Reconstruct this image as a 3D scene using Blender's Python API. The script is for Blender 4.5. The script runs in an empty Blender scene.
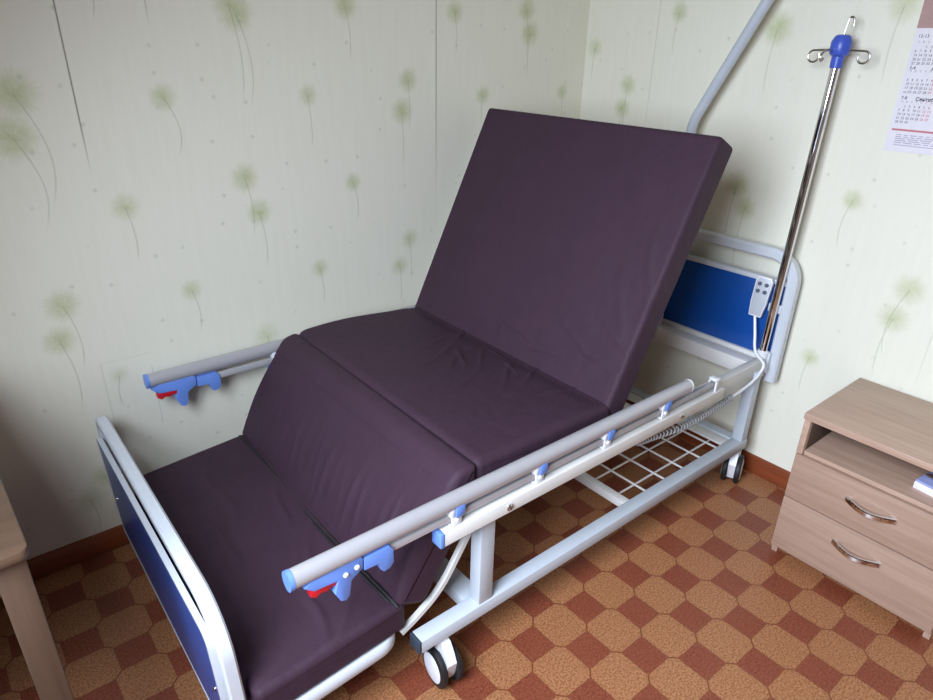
import bpy, bmesh, math, random
import numpy as np
from mathutils import Vector, Matrix
random.seed(4)
S = 0.104                      # metres per floor tile: every length below is in tiles
SC = bpy.context.scene
COL = SC.collection

# ------------------------------------------------------------------ camera, world, light, exposure
F_PX = 655.4
CAM_POS = Vector((-9.63, -8.63, 13.919))
RVEC = Vector((1.924, -0.668, 0.452))
cam_d = bpy.data.cameras.new('camera')
cam_d.sensor_width = 36.0
cam_d.lens = 36.0 * F_PX / 933.0
cam_d.clip_start = 0.02
cam = bpy.data.objects.new('camera', cam_d)
COL.objects.link(cam)
Rm = Matrix.Rotation(RVEC.length, 3, RVEC.normalized())          # world -> (right, down, forward)
cam.matrix_world = Matrix.Translation(CAM_POS * S) @ Matrix((Rm[0], -Rm[1], -Rm[2])).transposed().to_4x4()
SC.camera = cam

world = bpy.data.worlds.new('daylight'); SC.world = world; world.use_nodes = True
bg = world.node_tree.nodes['Background']
bg.inputs['Color'].default_value = (0.62, 0.76, 1.0, 1); bg.inputs['Strength'].default_value = 1.0

sun_d = bpy.data.lights.new('window_daylight', 'AREA')
sun_d.shape = 'RECTANGLE'; sun_d.size = 11.0 * S; sun_d.size_y = 9.0 * S
sun_d.energy = 82.0; sun_d.color = (0.75, 0.842, 1.0); sun_d.spread = math.radians(140)
sun = bpy.data.objects.new('window_daylight', sun_d)
sun.location = Vector((-15.75, -5.7, 15.0)) * S
sun.rotation_euler = (0, math.radians(-49), 0)      # sky light slants down into the room
COL.objects.link(sun)

SC.view_settings.view_transform = 'Standard'
SC.view_settings.look = 'None'
SC.view_settings.gamma = 1.0
SC.view_settings.use_curve_mapping = False
SC.view_settings.exposure = 0.0
try:
    SC.cycles.use_denoising = True
    SC.cycles.max_bounces = 10
    SC.cycles.diffuse_bounces = 6
except Exception:
    pass

# ------------------------------------------------------------------ materials
def srgb(r, g, b):
    f = lambda c: (c / 12.92 if c <= 0.04045 else ((c + 0.055) / 1.055) ** 2.4)
    return (f(r / 255), f(g / 255), f(b / 255), 1)

class NT:
    """small helper around a node tree"""
    def __init__(s, name):
        s.m = bpy.data.materials.new(name); s.m.use_nodes = True
        s.t = s.m.node_tree; s.bsdf = s.t.nodes['Principled BSDF']
    def n(s, kind, **kw):
        nd = s.t.nodes.new(kind)
        for k, v in kw.items(): setattr(nd, k, v)
        return nd
    def put(s, sock, v):
        if isinstance(v, bpy.types.NodeSocket): s.t.links.new(v, sock)
        elif v is not None: sock.default_value = v
    def math(s, op, a, b=None, c=None, clamp=False):
        nd = s.n('ShaderNodeMath', operation=op, use_clamp=clamp)
        for i, v in enumerate((a, b, c)): s.put(nd.inputs[i], v)
        return nd.outputs[0]
    def vmath(s, op, a, b=None, out=0):
        nd = s.n('ShaderNodeVectorMath', operation=op)
        s.put(nd.inputs[0], a)
        if b is not None: s.put(nd.inputs[1], b)
        return nd.outputs[out]
    def mix(s, fac, a, b, blend='MIX'):
        nd = s.n('ShaderNodeMix', data_type='RGBA', blend_type=blend)
        s.put(nd.inputs[0], fac); s.put(nd.inputs[6], a); s.put(nd.inputs[7], b)
        return nd.outputs[2]
    def step(s, v, lo, hi, a=0.0, b=1.0):
        nd = s.n('ShaderNodeMapRange', interpolation_type='SMOOTHSTEP')
        s.put(nd.inputs[0], v)
        for i, q in enumerate((lo, hi, a, b)): nd.inputs[i + 1].default_value = q
        return nd.outputs[0]
    def noise(s, vec, scale, detail=2.0, rough=0.5):
        nd = s.n('ShaderNodeTexNoise')
        s.put(nd.inputs['Vector'], vec); nd.inputs['Scale'].default_value = scale
        nd.inputs['Detail'].default_value = detail; nd.inputs['Roughness'].default_value = rough
        return nd.outputs[0]
    def pos(s, scale=1.0 / S):
        g = s.n('ShaderNodeNewGeometry')
        return s.vmath('MULTIPLY', g.outputs['Position'], (scale,) * 3)
    def objpos(s, mul=(1 / S, 1 / S, 1 / S)):
        g = s.n('ShaderNodeTexCoord')
        return s.vmath('MULTIPLY', g.outputs['Object'], mul)
    def bump(s, h, strength=0.2, dist=0.002):
        nd = s.n('ShaderNodeBump'); nd.inputs['Strength'].default_value = strength
        nd.inputs['Distance'].default_value = dist
        s.put(nd.inputs['Height'], h); s.t.links.new(nd.outputs[0], s.bsdf.inputs['Normal'])
    def set(s, **kw):
        for k, v in kw.items(): s.put(s.bsdf.inputs[k.replace('_', ' ')], v)
        return s.m

def plain(name, rgb, rough=0.5, metal=0.0, var=0.06, scale=3.0, **kw):
    k = NT(name)
    c = srgb(*rgb)
    nz = k.noise(k.objpos(), scale, 3)
    lo = tuple(x * (1 - var) for x in c[:3]) + (1,)
    hi = tuple(min(1, x * (1 + var)) for x in c[:3]) + (1,)
    k.set(Base_Color=k.mix(nz, lo, hi), Roughness=rough, Metallic=metal)
    for a, v in kw.items(): k.put(k.bsdf.inputs[a.replace('_', ' ')], v)
    return k.m

M = {}
M['white_paint'] = plain('white_powder_coat', (203, 208, 214), 0.38)
M['cream_paint'] = plain('cream_powder_coat', (216, 214, 209), 0.40)
M['grey_paint'] = plain('pale_grey_powder_coat', (186, 193, 200), 0.36)
M['alu'] = plain('satin_aluminium', (182, 180, 183), 0.36, 0.3, 0.03)
M['chrome'] = plain('chrome', (225, 225, 228), 0.07, 1.0, 0.02)
M['steel'] = plain('brushed_steel', (176, 172, 165), 0.28, 1.0)
M['blue_clip'] = plain('cornflower_blue_plastic', (104, 140, 214), 0.35)
M['hub_blue'] = plain('royal_blue_plastic', (62, 88, 186), 0.35)
M['red'] = plain('red_plastic', (196, 28, 42), 0.35)
M['black'] = plain('black_rubber', (26, 25, 28), 0.55)
M['dark_cap'] = plain('slate_plastic_cap', (52, 62, 74), 0.5)
M['white_plastic'] = plain('white_plastic', (226, 228, 233), 0.35)
M['remote_grey'] = plain('light_grey_plastic', (186, 190, 196), 0.4)
M['cable_grey'] = plain('grey_cable_sheath', (150, 150, 150), 0.5)
M['button'] = plain('slate_button', (84, 92, 108), 0.45)
M['panel_blue'] = plain('blue_laminate', (8, 72, 150), 0.32, 0, 0.04)
M['panel_blue_foot'] = plain('deep_blue_laminate', (48, 84, 158), 0.32, 0, 0.04)
M['paper'] = plain('white_paper', (226, 222, 226), 0.7)
M['blue_paper'] = plain('lilac_blue_paper', (150, 160, 205), 0.6)
M['ink'] = plain('grey_ink', (120, 116, 124), 0.8)
M['ink_dark'] = plain('dark_ink', (62, 58, 66), 0.8)
M['ink_red'] = plain('red_ink', (196, 120, 130), 0.8)
M['ink_lilac'] = plain('lilac_ink', (176, 168, 190), 0.8)
M['picture'] = plain('dusty_rose_print', (172, 140, 134), 0.7, 0, 0.12, 1.2)
M['ceiling'] = plain('white_ceiling_paint', (206, 204, 196), 0.8)
M['plain_wall'] = plain('darkened_unseen_wall', (128, 112, 96), 0.8)  # unseen walls, given a dark colour to cut bounced light

def fabric():
    k = NT('plum_nylon')
    p = k.pos()
    nz = k.noise(p, 1.3, 3)
    col = k.mix(nz, srgb(56, 38, 50), srgb(63, 44, 57))
    fine = k.noise(p, 60, 1)
    k.set(Base_Color=col, Roughness=0.62)
    k.bsdf.inputs['Sheen Weight'].default_value = 0.03
    k.bsdf.inputs['Sheen Roughness'].default_value = 0.45
    k.bsdf.inputs['Sheen Tint'].default_value = srgb(176, 150, 190)
    k.bsdf.inputs['Specular IOR Level'].default_value = 0.18
    wr = k.noise(k.vmath('MULTIPLY', p, (1.0, 1.0, 0.45)), 2.6, 4, 0.55)
    h = k.math('ADD', k.math('MULTIPLY', wr, 1.0), k.math('MULTIPLY', fine, 0.05))
    k.bump(h, 0.5, 0.007)
    return k.m
M['fabric'] = fabric()

def wood(name, a, b, along, rough=0.42, sc=1.0):
    k = NT(name)
    st = {'x': (0.35, 7, 7), 'y': (7, 0.35, 7), 'z': (7, 7, 0.35)}[along]
    v = k.objpos(tuple(q * sc / S for q in st))
    n1 = k.noise(v, 1.0, 4, 0.6)
    n2 = k.noise(v, 3.2, 2, 0.5)
    f = k.math('ADD', k.math('MULTIPLY', k.step(n1, 0.25, 0.75), 0.65), k.math('MULTIPLY', n2, 0.35))
    k.set(Base_Color=k.mix(f, srgb(*a), srgb(*b)), Roughness=rough)
    k.bump(n1, 0.08, 0.001)
    return k.m
M['oak_y'] = wood('pale_oak_laminate', (164, 134, 114), (192, 163, 143), 'y', 0.36)
M['oak_shaded'] = wood('pale_oak_laminate_shaded', (150, 122, 103), (176, 147, 128), 'y', 0.36)  # same oak, darkened in colour for the weaker light on the drawer fronts
M['oak_x'] = wood('pale_oak_laminate_side', (164, 134, 114), (192, 163, 143), 'x', 0.4)
M['desk_wood'] = wood('brown_desk_veneer', (76, 57, 44), (98, 76, 58), 'x', 0.36, 0.7)
M['desk_leg'] = wood('brown_desk_leg', (74, 55, 44), (94, 72, 57), 'z', 0.45, 0.7)
M['skirt'] = wood('red_brown_skirting', (106, 50, 27), (140, 70, 38), 'y', 0.3, 0.5)
M['skirt_x'] = wood('red_brown_skirting_long', (106, 50, 27), (140, 70, 38), 'x', 0.3, 0.5)

def lino():
    k = NT('octagon_cork_linoleum')
    p = k.pos()
    sx = k.n('ShaderNodeSeparateXYZ'); k.put(sx.inputs[0], p)
    X, Y = sx.outputs[0], sx.outputs[1]
    # checker corners lie on integers; rotate by 45 degrees so octagon centres form a square lattice
    u = k.math('MULTIPLY', k.math('ADD', X, Y), 0.5)
    v = k.math('MULTIPLY', k.math('SUBTRACT', X, Y), 0.5)
    # octagon whose lower-left corner is (0,-1)..(1,0): centre X=.5, Y=-.5 -> u=0, v=.5
    fu = k.math('ABSOLUTE', k.math('SUBTRACT', k.math('FRACT', k.math('ADD', u, 0.5)), 0.5))
    fv = k.math('ABSOLUTE', k.math('SUBTRACT', k.math('FRACT', v), 0.5))
    sm = k.math('ADD', fu, fv)                 # 0 at an octagon centre, 1 at a square centre
    E = 0.585
    dark = k.step(sm, E - 0.004, E + 0.004)
    line_d = k.math('ABSOLUTE', k.math('SUBTRACT', sm, E))
    line1 = k.step(line_d, 0.006, 0.016, 1, 0)
    mx = k.math('MAXIMUM', fu, fv)
    line2 = k.math('MULTIPLY', k.step(mx, 0.482, 0.492), k.math('SUBTRACT', 1.0, dark))
    line = k.math('MAXIMUM', k.math('MULTIPLY', line1, 0.6), k.math('MULTIPLY', line2, 0.95))
    sp = k.noise(p, 20.0, 3, 0.7)
    sp2 = k.noise(p, 9.0, 2, 0.6)
    big = k.noise(p, 0.5, 2)
    spk = k.math('ADD', k.math('MULTIPLY', k.step(sp, 0.40, 0.60), 0.8), k.math('MULTIPLY', sp2, 0.2))
    light = k.mix(spk, srgb(122, 74, 42), srgb(180, 126, 86))
    darkc = k.mix(spk, srgb(100, 44, 28), srgb(142, 76, 52))
    c = k.mix(dark, light, darkc)
    c = k.mix(line, c, srgb(104, 48, 26))
    c = k.mix(k.math('MULTIPLY', k.step(big, 0.35, 0.7), 0.12), c, srgb(150, 90, 60))
    k.set(Base_Color=c, Roughness=k.math('ADD', 0.34, k.math('MULTIPLY', sp2, 0.18)))
    k.bsdf.inputs['Specular IOR Level'].default_value = 0.45
    k.bump(sp, 0.08, 0.0006)
    return k.m
M['lino'] = lino()

def flower_group():
    """one printed dandelion head: returns head and stem masks in wall coordinates (x along, y up)"""
    g = bpy.data.node_groups.new('dandelion_print', 'ShaderNodeTree')
    it = g.interface
    for nm, ty in (('P', 'NodeSocketVector'), ('C', 'NodeSocketVector'), ('R', 'NodeSocketFloat'), ('Bend', 'NodeSocketFloat'), ('Len', 'NodeSocketFloat'), ('HeadIn', 'NodeSocketFloat'), ('StemIn', 'NodeSocketFloat'), ('Op', 'NodeSocketFloat')):
        it.new_socket(nm, in_out='INPUT', socket_type=ty)
    for nm in ('Head', 'Stem'):
        it.new_socket(nm, in_out='OUTPUT', socket_type='NodeSocketFloat')
    k = NT.__new__(NT); k.t = g
    gi = k.n('NodeGroupInput'); go = k.n('NodeGroupOutput')
    # each head is worked out after the one before it, which keeps the shader's memory small
    p_ = k.vmath('ADD', gi.outputs['P'], k.math('MULTIPLY', k.math('ADD', gi.outputs['HeadIn'], gi.outputs['StemIn']), 1e-6))
    d = k.vmath('SUBTRACT', p_, gi.outputs['C'])
    s = k.n('ShaderNodeSeparateXYZ'); k.put(s.inputs[0], d)
    r = k.math('DIVIDE', k.vmath('LENGTH', d, out=1), gi.outputs['R'])
    an = k.math('ARCTAN2', s.outputs[0], s.outputs[1])
    st = k.math('SINE', k.math('ADD', k.math('MULTIPLY', an, 17.0), k.math('MULTIPLY', k.math('SINE', k.math('MULTIPLY', an, 5.0)), 3.0)))
    rr = k.math('ADD', r, k.math('MULTIPLY', st, 0.10))
    head = k.step(rr, 0.25, 1.1, 1, 0)
    core = k.step(r, 0.0, 0.35, 0.35, 0)
    hd = k.math('ADD', k.math('MULTIPLY', head, k.math('ADD', 0.8, k.math('MULTIPLY', st, 0.16))), core, clamp=True)
    k.put(go.inputs['Head'], k.math('MAXIMUM', gi.outputs['HeadIn'], k.math('MULTIPLY', hd, gi.outputs['Op'])))
    t = k.math('DIVIDE', k.math('MULTIPLY', s.outputs[1], -1.0), gi.outputs['Len'])
    cx = k.math('MULTIPLY', gi.outputs['Bend'], k.math('SINE', k.math('MULTIPLY', t, 2.6)))
    dx = k.math('ABSOLUTE', k.math('SUBTRACT', s.outputs[0], cx))
    m = k.step(dx, 0.006, 0.028, 1, 0)
    m = k.math('MULTIPLY', m, k.math('GREATER_THAN', t, 0.0))
    m = k.math('MULTIPLY', m, k.step(t, 0.75, 1.05, 1, 0))
    k.put(go.inputs['Stem'], k.math('MAXIMUM', gi.outputs['StemIn'], m))
    return g
FG = flower_group()

def wallpaper(name, axis, flowers, seams, notes=()):
    k = NT(name)
    p = k.pos()
    s = k.n('ShaderNodeSeparateXYZ'); k.put(s.inputs[0], p)
    a, z = s.outputs[axis], s.outputs[2]
    cb = k.n('ShaderNodeCombineXYZ'); k.put(cb.inputs[0], a); k.put(cb.inputs[1], z)
    q = cb.outputs[0]
    wob = k.noise(q, 5.0, 2)
    head = stem = None
    for (fa, fz, fr, bend, ln, op) in flowers:
        nd = k.n('ShaderNodeGroup'); nd.node_tree = FG
        k.put(nd.inputs['P'], q); nd.inputs['C'].default_value = (fa, fz, 0)
        nd.inputs['R'].default_value = fr; nd.inputs['Bend'].default_value = bend; nd.inputs['Len'].default_value = ln
        nd.inputs['Op'].default_value = op
        if head is not None: k.put(nd.inputs['HeadIn'], head); k.put(nd.inputs['StemIn'], stem)
        head, stem = nd.outputs['Head'], nd.outputs['Stem']
    vo = k.n('ShaderNodeTexVoronoi'); vo.voronoi_dimensions = '2D'; vo.feature = 'F1'
    k.put(vo.inputs['Vector'], q); vo.inputs['Scale'].default_value = 0.95
    sc = k.n('ShaderNodeSeparateColor'); k.put(sc.inputs[0], vo.outputs['Color'])
    dots = k.math('MULTIPLY', k.step(vo.outputs['Distance'], 0.015, 0.075, 1, 0), k.step(sc.outputs[0], 0.3, 0.8))
    streak = k.noise(k.vmath('MULTIPLY', q, (6.0, 0.5, 1)), 1.0, 3)
    base = k.mix(streak, srgb(228, 225, 206), srgb(234, 232, 215))
    base = k.mix(k.math('MULTIPLY', head, k.math('ADD', 0.35, k.math('MULTIPLY', wob, 0.55))), base, srgb(166, 176, 104))
    base = k.mix(k.math('MULTIPLY', stem, 0.30), base, srgb(134, 142, 110))
    base = k.mix(k.math('MULTIPLY', dots, 0.26), base, srgb(136, 146, 132))
    seam_h = None
    for (c0, zlo, zhi, op) in seams:
        dx = k.math('SUBTRACT', a, c0)
        ln = k.math('MULTIPLY', k.step(k.math('ABSOLUTE', dx), 0.008, 0.026, 1, 0), k.step(z, zlo, zhi))
        base = k.mix(k.math('MULTIPLY', ln, op), base, srgb(112, 112, 98))
        rid = k.math('MULTIPLY', k.step(k.math('ABSOLUTE', k.math('ADD', dx, 0.05)), 0.0, 0.06, 1, 0), k.step(z, zlo, zhi))
        seam_h = rid if seam_h is None else k.math('MAXIMUM', seam_h, rid)
    for (a0, a1, z0, z1, op) in notes:                              # thin cut lines in the paper
        m = k.math('MULTIPLY', k.math('MULTIPLY', k.math('GREATER_THAN', a, a0), k.math('LESS_THAN', a, a1)),
                   k.math('MULTIPLY', k.math('GREATER_THAN', z, z0), k.math('LESS_THAN', z, z1)))
        base = k.mix(k.math('MULTIPLY', m, op), base, srgb(110, 106, 92))
    k.set(Base_Color=base, Roughness=0.62)
    emb = k.noise(k.vmath('MULTIPLY', q, (9.0, 5.0, 1)), 1.0, 4, 0.6)
    hh = k.math('MULTIPLY', emb, 0.35)
    if seam_h is not None: hh = k.math('ADD', hh, seam_h)
    k.bump(hh, 0.25, 0.002)
    return k.m

FA = [(-2.34, 14.55, .55, .30, 2.3, 1), (-2.50, 14.75, .5, .2, 2.4, .8), (-2.61, 10.38, .45, .14, 1.7, 1), (-2.30, 9.38, .42, .12, 1.7, 1),
      (-4.45, 12.56, .38, .3, 1.5, .9), (-5.82, 9.97, .40, .12, 1.5, .8), (-7.72, 7.70, .48, .22, 1.9, .9), (-7.98, 6.78, .46, .2, 2.1, .9),
      (-7.62, 12.72, .60, .45, 2.6, 1), (-7.85, 11.80, .62, .4, 2.2, 1), (-.48, 12.51, .34, .05, 1.5, .8), (2.99, 12.86, .42, .06, 1.5, 1),
      (2.74, 11.95, .46, .04, 1.8, 1), (.84, 9.91, .34, .15, 1.3, .9), (2.96, 7.75, .40, .05, 1.6, .8), (8.0, 15.03, .45, .1, 1.5, 1),
      (8.2, 14.3, .48, -.05, 1.4, 1), (-4.53, 7.44, .36, .14, 1.3, .8), (-.53, 7.34, .36, .1, 1.3, .8), (4.84, 14.84, .40, .1, 1.3, .9),
      (6.11, 12.33, .36, -.05, 1.0, .9), (10.06, 12.35, .34, .05, 1.0, .8), (-6.8, 5.43, .3, -.1, 1.0, .5), (-7.75, 2.49, .42, .1, 1.4, .7),
      (-8.25, 1.85, .5, .1, 1.2, .7), (.88, 14.85, .44, .12, 1.5, 1), (-2.5, 5.5, .5, .1, 1.4, .6), (2.52, 6.85, .38, .06, 1.4, .8),
      (-10.6, 10.4, .5, .2, 1.8, 1), (-11.6, 6.2, .45, .2, 1.8, 1), (-5.81, 15.6, .4, .2, 1.4, .8), (5.6, 9.2, .4, .1, 1.4, 1), (8.3, 7.2, .45, .1, 1.6, 1)]
FB = [(2.74, 9.87, .5, .10, 2.2, .9), (2.33, 9.2, .46, .06, 2.2, 1), (2.4, 14.53, .55, .1, 1.9, 1), (-.9, 10.03, .36, .16, 1.5, .9),
      (-3.0, 7.87, .5, .3, 2.2, .8), (-2.81, 6.95, .5, .14, 1.9, .8), (-.87, 4.95, .36, .1, 1.3, .8), (5.89, 15.02, .38, .1, 1.3, .9),
      (7.83, 11.88, .42, .05, 1.6, 1), (7.68, 12.68, .42, .05, 1.6, .9), (-.89, 15.05, .5, .1, 1.9, .7), (9.4, 13.9, .4, .05, 1.2, .7),
      (5.2, 6.4, .4, .1, 1.5, .8), (-6.0, 9.6, .45, .1, 1.6, .9), (-8.2, 13.0, .5, .2, 1.8, 1), (4.6, 10.9, .4, .1, 1.4, .8)]
M['paper_back'] = wallpaper('dandelion_wallpaper_back', 0, FA, [(4.10, 8.2, 13.2, .75), (-6.42, 10.6, 12.4, .8), (-4.5, 14.0, 14.8, .35)],
                            [(-7.20, -7.18, 3.6, 5.9, .25), (-5.96, -5.94, 3.6, 5.5, .25), (-7.2, -5.93, 5.87, 5.89, .12)])
M['paper_right'] = wallpaper('dandelion_wallpaper_right', 1, FB, [(6.7, 9.5, 13.0, .22), (-3.87, 5.0, 6.0, .15)])

# ------------------------------------------------------------------ mesh helpers (all in tiles)
class MB:
    def __init__(s): s.bm = bmesh.new()
    def box(s, x0, x1, y0, y1, z0, z1, bev=0.0, seg=2):
        return s.obox(Vector(((x0 + x1) / 2, (y0 + y1) / 2, (z0 + z1) / 2)), ((1, 0, 0), (0, 1, 0), (0, 0, 1)),
                      (abs(x1 - x0), abs(y1 - y0), abs(z1 - z0)), bev, seg)
    def obox(s, c, ax, size, bev=0.0, seg=2):
        ax = [Vector(a).normalized() for a in ax]
        m = Matrix((ax[0] * size[0], ax[1] * size[1], ax[2] * size[2])).transposed().to_4x4()
        m.translation = Vector(c)
        r = bmesh.ops.create_cube(s.bm, size=1.0, matrix=m)
        if bev > 0:
            vs = set(r['verts']); es = [e for e in s.bm.edges if e.verts[0] in vs and e.verts[1] in vs]
            bmesh.ops.bevel(s.bm, geom=es, offset=min(bev, 0.45 * min(size)), segments=seg, profile=0.5, affect='EDGES')
        return s
    def beam(s, p0, p1, w, h, up=(0, 0, 1), bev=0.03):
        p0, p1 = Vector(p0), Vector(p1); d = (p1 - p0)
        a = d.normalized(); side = Vector(up).cross(a)
        if side.length < 1e-4: side = Vector((0, 1, 0)).cross(a)
        side.normalize(); u = a.cross(side)
        return s.obox((p0 + p1) / 2, (a, side, u), (d.length, w, h), bev)
    def tube(s, pts, r, n=14, closed=False, cap=True, prof=None, up=None):
        """sweep a circle (or closed 2-D profile) along a polyline"""
        P = [Vector(p) for p in pts]; N = len(P)
        if prof is None: prof = [(math.cos(2 * math.pi * i / n) * r, math.sin(2 * math.pi * i / n) * r) for i in range(n)]
        T = []
        for i in range(N):
            if closed: t = P[(i + 1) % N] - P[i - 1]
            else: t = P[min(i + 1, N - 1)] - P[max(i - 1, 0)]
            T.append(t.normalized())
        u0 = Vector(up) if up else (Vector((0, 0, 1)) if abs(T[0].z) < 0.9 else Vector((1, 0, 0)))
        a = (u0 - T[0] * u0.dot(T[0])).normalized()
        rings = []
        for i in range(N):
            a = (a - T[i] * a.dot(T[i])).normalized(); b = T[i].cross(a)
            k = 1.0
            if 0 < i < N - 1 or closed:
                d0 = (P[i] - P[i - 1]).normalized(); k = 1.0 / max(0.6, d0.dot(T[i]))
            rings.append([s.bm.verts.new(P[i] + a * x + b * y) for (x, y) in prof])
        m = len(prof)
        for i in range(N if closed else N - 1):
            A, B = rings[i], rings[(i + 1) % N]
            for j in range(m): s.bm.faces.new((A[j], A[(j + 1) % m], B[(j + 1) % m], B[j]))
        if cap and not closed:
            s.bm.faces.new(rings[0][::-1]); s.bm.faces.new(rings[-1])
        return s
    def prism(s, poly, y0, y1, bev=0.0, axes='xz'):
        """closed 2-D outline extruded along the third axis"""
        def mk(a, b, c): return {'xz': (a, c, b), 'xy': (a, b, c), 'yz': (c, a, b)}[axes]
        A = [s.bm.verts.new(mk(a, b, y0)) for a, b in poly]; B = [s.bm.verts.new(mk(a, b, y1)) for a, b in poly]
        n = len(poly); fs = [s.bm.faces.new(A), s.bm.faces.new(B[::-1])]
        for i in range(n): fs.append(s.bm.faces.new((A[i], B[i], B[(i + 1) % n], A[(i + 1) % n])))
        bmesh.ops.recalc_face_normals(s.bm, faces=fs)
        if bev > 0:
            es = set(e for f in fs[:2] for e in f.edges)
            bmesh.ops.bevel(s.bm, geom=list(es), offset=bev, segments=2, profile=0.5, affect='EDGES')
        return s
    def lathe(s, prof, c, axis=(0, 0, 1), n=24):
        """prof: list of (radius, height) along the axis"""
        a = Vector(axis).normalized(); u = a.orthogonal().normalized(); v = a.cross(u); c = Vector(c)
        rings = []
        for r, h in prof:
            if r < 1e-5: rings.append([s.bm.verts.new(c + a * h)])
            else: rings.append([s.bm.verts.new(c + a * h + (u * math.cos(2 * math.pi * i / n) + v * math.sin(2 * math.pi * i / n)) * r) for i in range(n)])
        for A, B in zip(rings, rings[1:]):
            for i in range(n):
                j = (i + 1) % n
                if len(A) == 1 and len(B) == 1: continue
                if len(A) == 1: s.bm.faces.new((A[0], B[j], B[i]))
                elif len(B) == 1: s.bm.faces.new((A[i], A[j], B[0]))
                else: s.bm.faces.new((A[i], A[j], B[j], B[i]))
        if len(rings[0]) > 1: s.bm.faces.new(rings[0][::-1])
        if len(rings[-1]) > 1: s.bm.faces.new(rings[-1])
        return s
    def build(s, name, mat, parent=None, smooth=35, **props):
        off = Vector((0, 0, 0)); q = parent
        if parent is not None: off = Vector(parent['_o'])
        bmesh.ops.recalc_face_normals(s.bm, faces=s.bm.faces[:])
        for v in s.bm.verts: v.co = v.co * S - off
        me = bpy.data.meshes.new(name); s.bm.to_mesh(me); s.bm.free()
        o = bpy.data.objects.new(name, me); COL.objects.link(o)
        for mm in (mat if isinstance(mat, (list, tuple)) else [mat]): me.materials.append(mm)
        if smooth:
            for f in me.polygons: f.use_smooth = True
            try: me.set_sharp_from_angle(angle=math.radians(smooth))
            except Exception: pass
        if parent is not None: o.parent = parent
        o['_o'] = tuple(off)
        for k, v in props.items(): o[k] = v
        return o

def base_origin(o, loc):
    """moves a one-mesh thing's origin to loc (tiles) without moving the mesh"""
    L = Vector(loc) * S
    o.data.transform(Matrix.Translation(-L)); o.location = L
    o['_o'] = tuple(L)

def thing(name, label, cat, loc, group=None):
    o = bpy.data.objects.new(name, None); COL.objects.link(o)
    o.empty_display_size = 0.1
    o.location = Vector(loc) * S; o['_o'] = tuple(o.location)
    o['label'] = label; o['category'] = cat
    if group: o['group'] = group
    return o

def arc(c, r, a0, a1, n, plane='yz', fixed=0.0):
    out = []
    for i in range(n + 1):
        a = math.radians(a0 + (a1 - a0) * i / n); p, q = c[0] + r * math.cos(a), c[1] + r * math.sin(a)
        out.append({'yz': (fixed, p, q), 'xz': (p, fixed, q), 'xy': (p, q, fixed)}[plane])
    return out

def smooth_path(pts, n=10):
    """Catmull-Rom through the points"""
    P = [np.array(p, float) for p in pts]; P = [2 * P[0] - P[1]] + P + [2 * P[-1] - P[-2]]
    out = []
    for i in range(1, len(P) - 2):
        for k in range(n):
            t = k / n
            out.append(0.5 * (2 * P[i] + (P[i + 1] - P[i - 1]) * t + (2 * P[i - 1] - 5 * P[i] + 4 * P[i + 1] - P[i + 2]) * t ** 2 + (3 * P[i] - P[i - 1] - 3 * P[i + 1] + P[i + 2]) * t ** 3))
    out.append(P[-2]); return [tuple(p) for p in out]

# ------------------------------------------------------------------ the setting
WX, WY, HZ = 11.2, 9.85, 25.0
LX, NY = -15.5, -18.0
def struct(o): o['kind'] = 'structure'; return o
struct(MB().box(LX - 1.2, WX + 1, NY - 1, WY + 1, -1, 0).build('floor', M['lino'], smooth=0))
struct(MB().box(LX - 1.2, WX + 1, NY - 1, WY + 1, HZ, HZ + 1).build('ceiling', M['ceiling'], smooth=0))
struct(MB().box(LX - 1.2, WX + 1, WY, WY + 1, 0, HZ).build('wall_back', M['paper_back'], smooth=0))
struct(MB().box(WX, WX + 1, NY - 1, WY, 0, HZ).build('wall_right', M['paper_right'], smooth=0))
struct(MB().box(LX - 1.2, WX, NY - 1, NY, 0, HZ).build('wall_front', M['plain_wall'], smooth=0))
w = MB(); wy0, wy1, wz0, wz1 = -10.2, -1.2000000000000002, 8.5, 19.5
w.box(LX - 1.2, LX, NY, wy0, 0, HZ).box(LX - 1.2, LX, wy1, WY, 0, HZ).box(LX - 1.2, LX, wy0, wy1, 0, wz0).box(LX - 1.2, LX, wy0, wy1, wz1, HZ)
struct(w.build('wall_left', M['plain_wall'], smooth=0))
w = MB()
for y in (wy0, (wy0 + wy1) / 2 - .25, wy1 - .5): w.box(LX - .2, LX + .1, y, y + .5, wz0, wz1, .04)
for z in (wz0, wz1 - .5): w.box(LX - .2, LX + .1, wy0, wy1, z, z + .5, .04)
w.box(LX - .2, LX + 1.2, wy0 - .3, wy1 + .3, wz0 - .3, wz0, .06)
struct(w.build('window_1', M['white_plastic']))
sk = [(0, 0), (0.16, 0), (0.15, .30), (.10, .52), (.06, .64), (0, .66)]
struct(MB().prism([(WX - a, b) for a, b in sk], NY, WY, 0, 'xz').build('baseboard_right', M['skirt'], smooth=25))
struct(MB().prism([(WY - a, b) for a, b in sk], LX, WX - .16, 0, 'yz').build('baseboard_back', M['skirt_x'], smooth=25))

# ------------------------------------------------------------------ hospital bed
BY = 4.55                                    # centre line of the bed
mir = lambda y: 2 * BY - y
bed = thing('hospital_bed', 'white framed adjustable hospital bed on castors with blue end boards and raised back', 'bed', (0, BY, 0))

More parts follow.
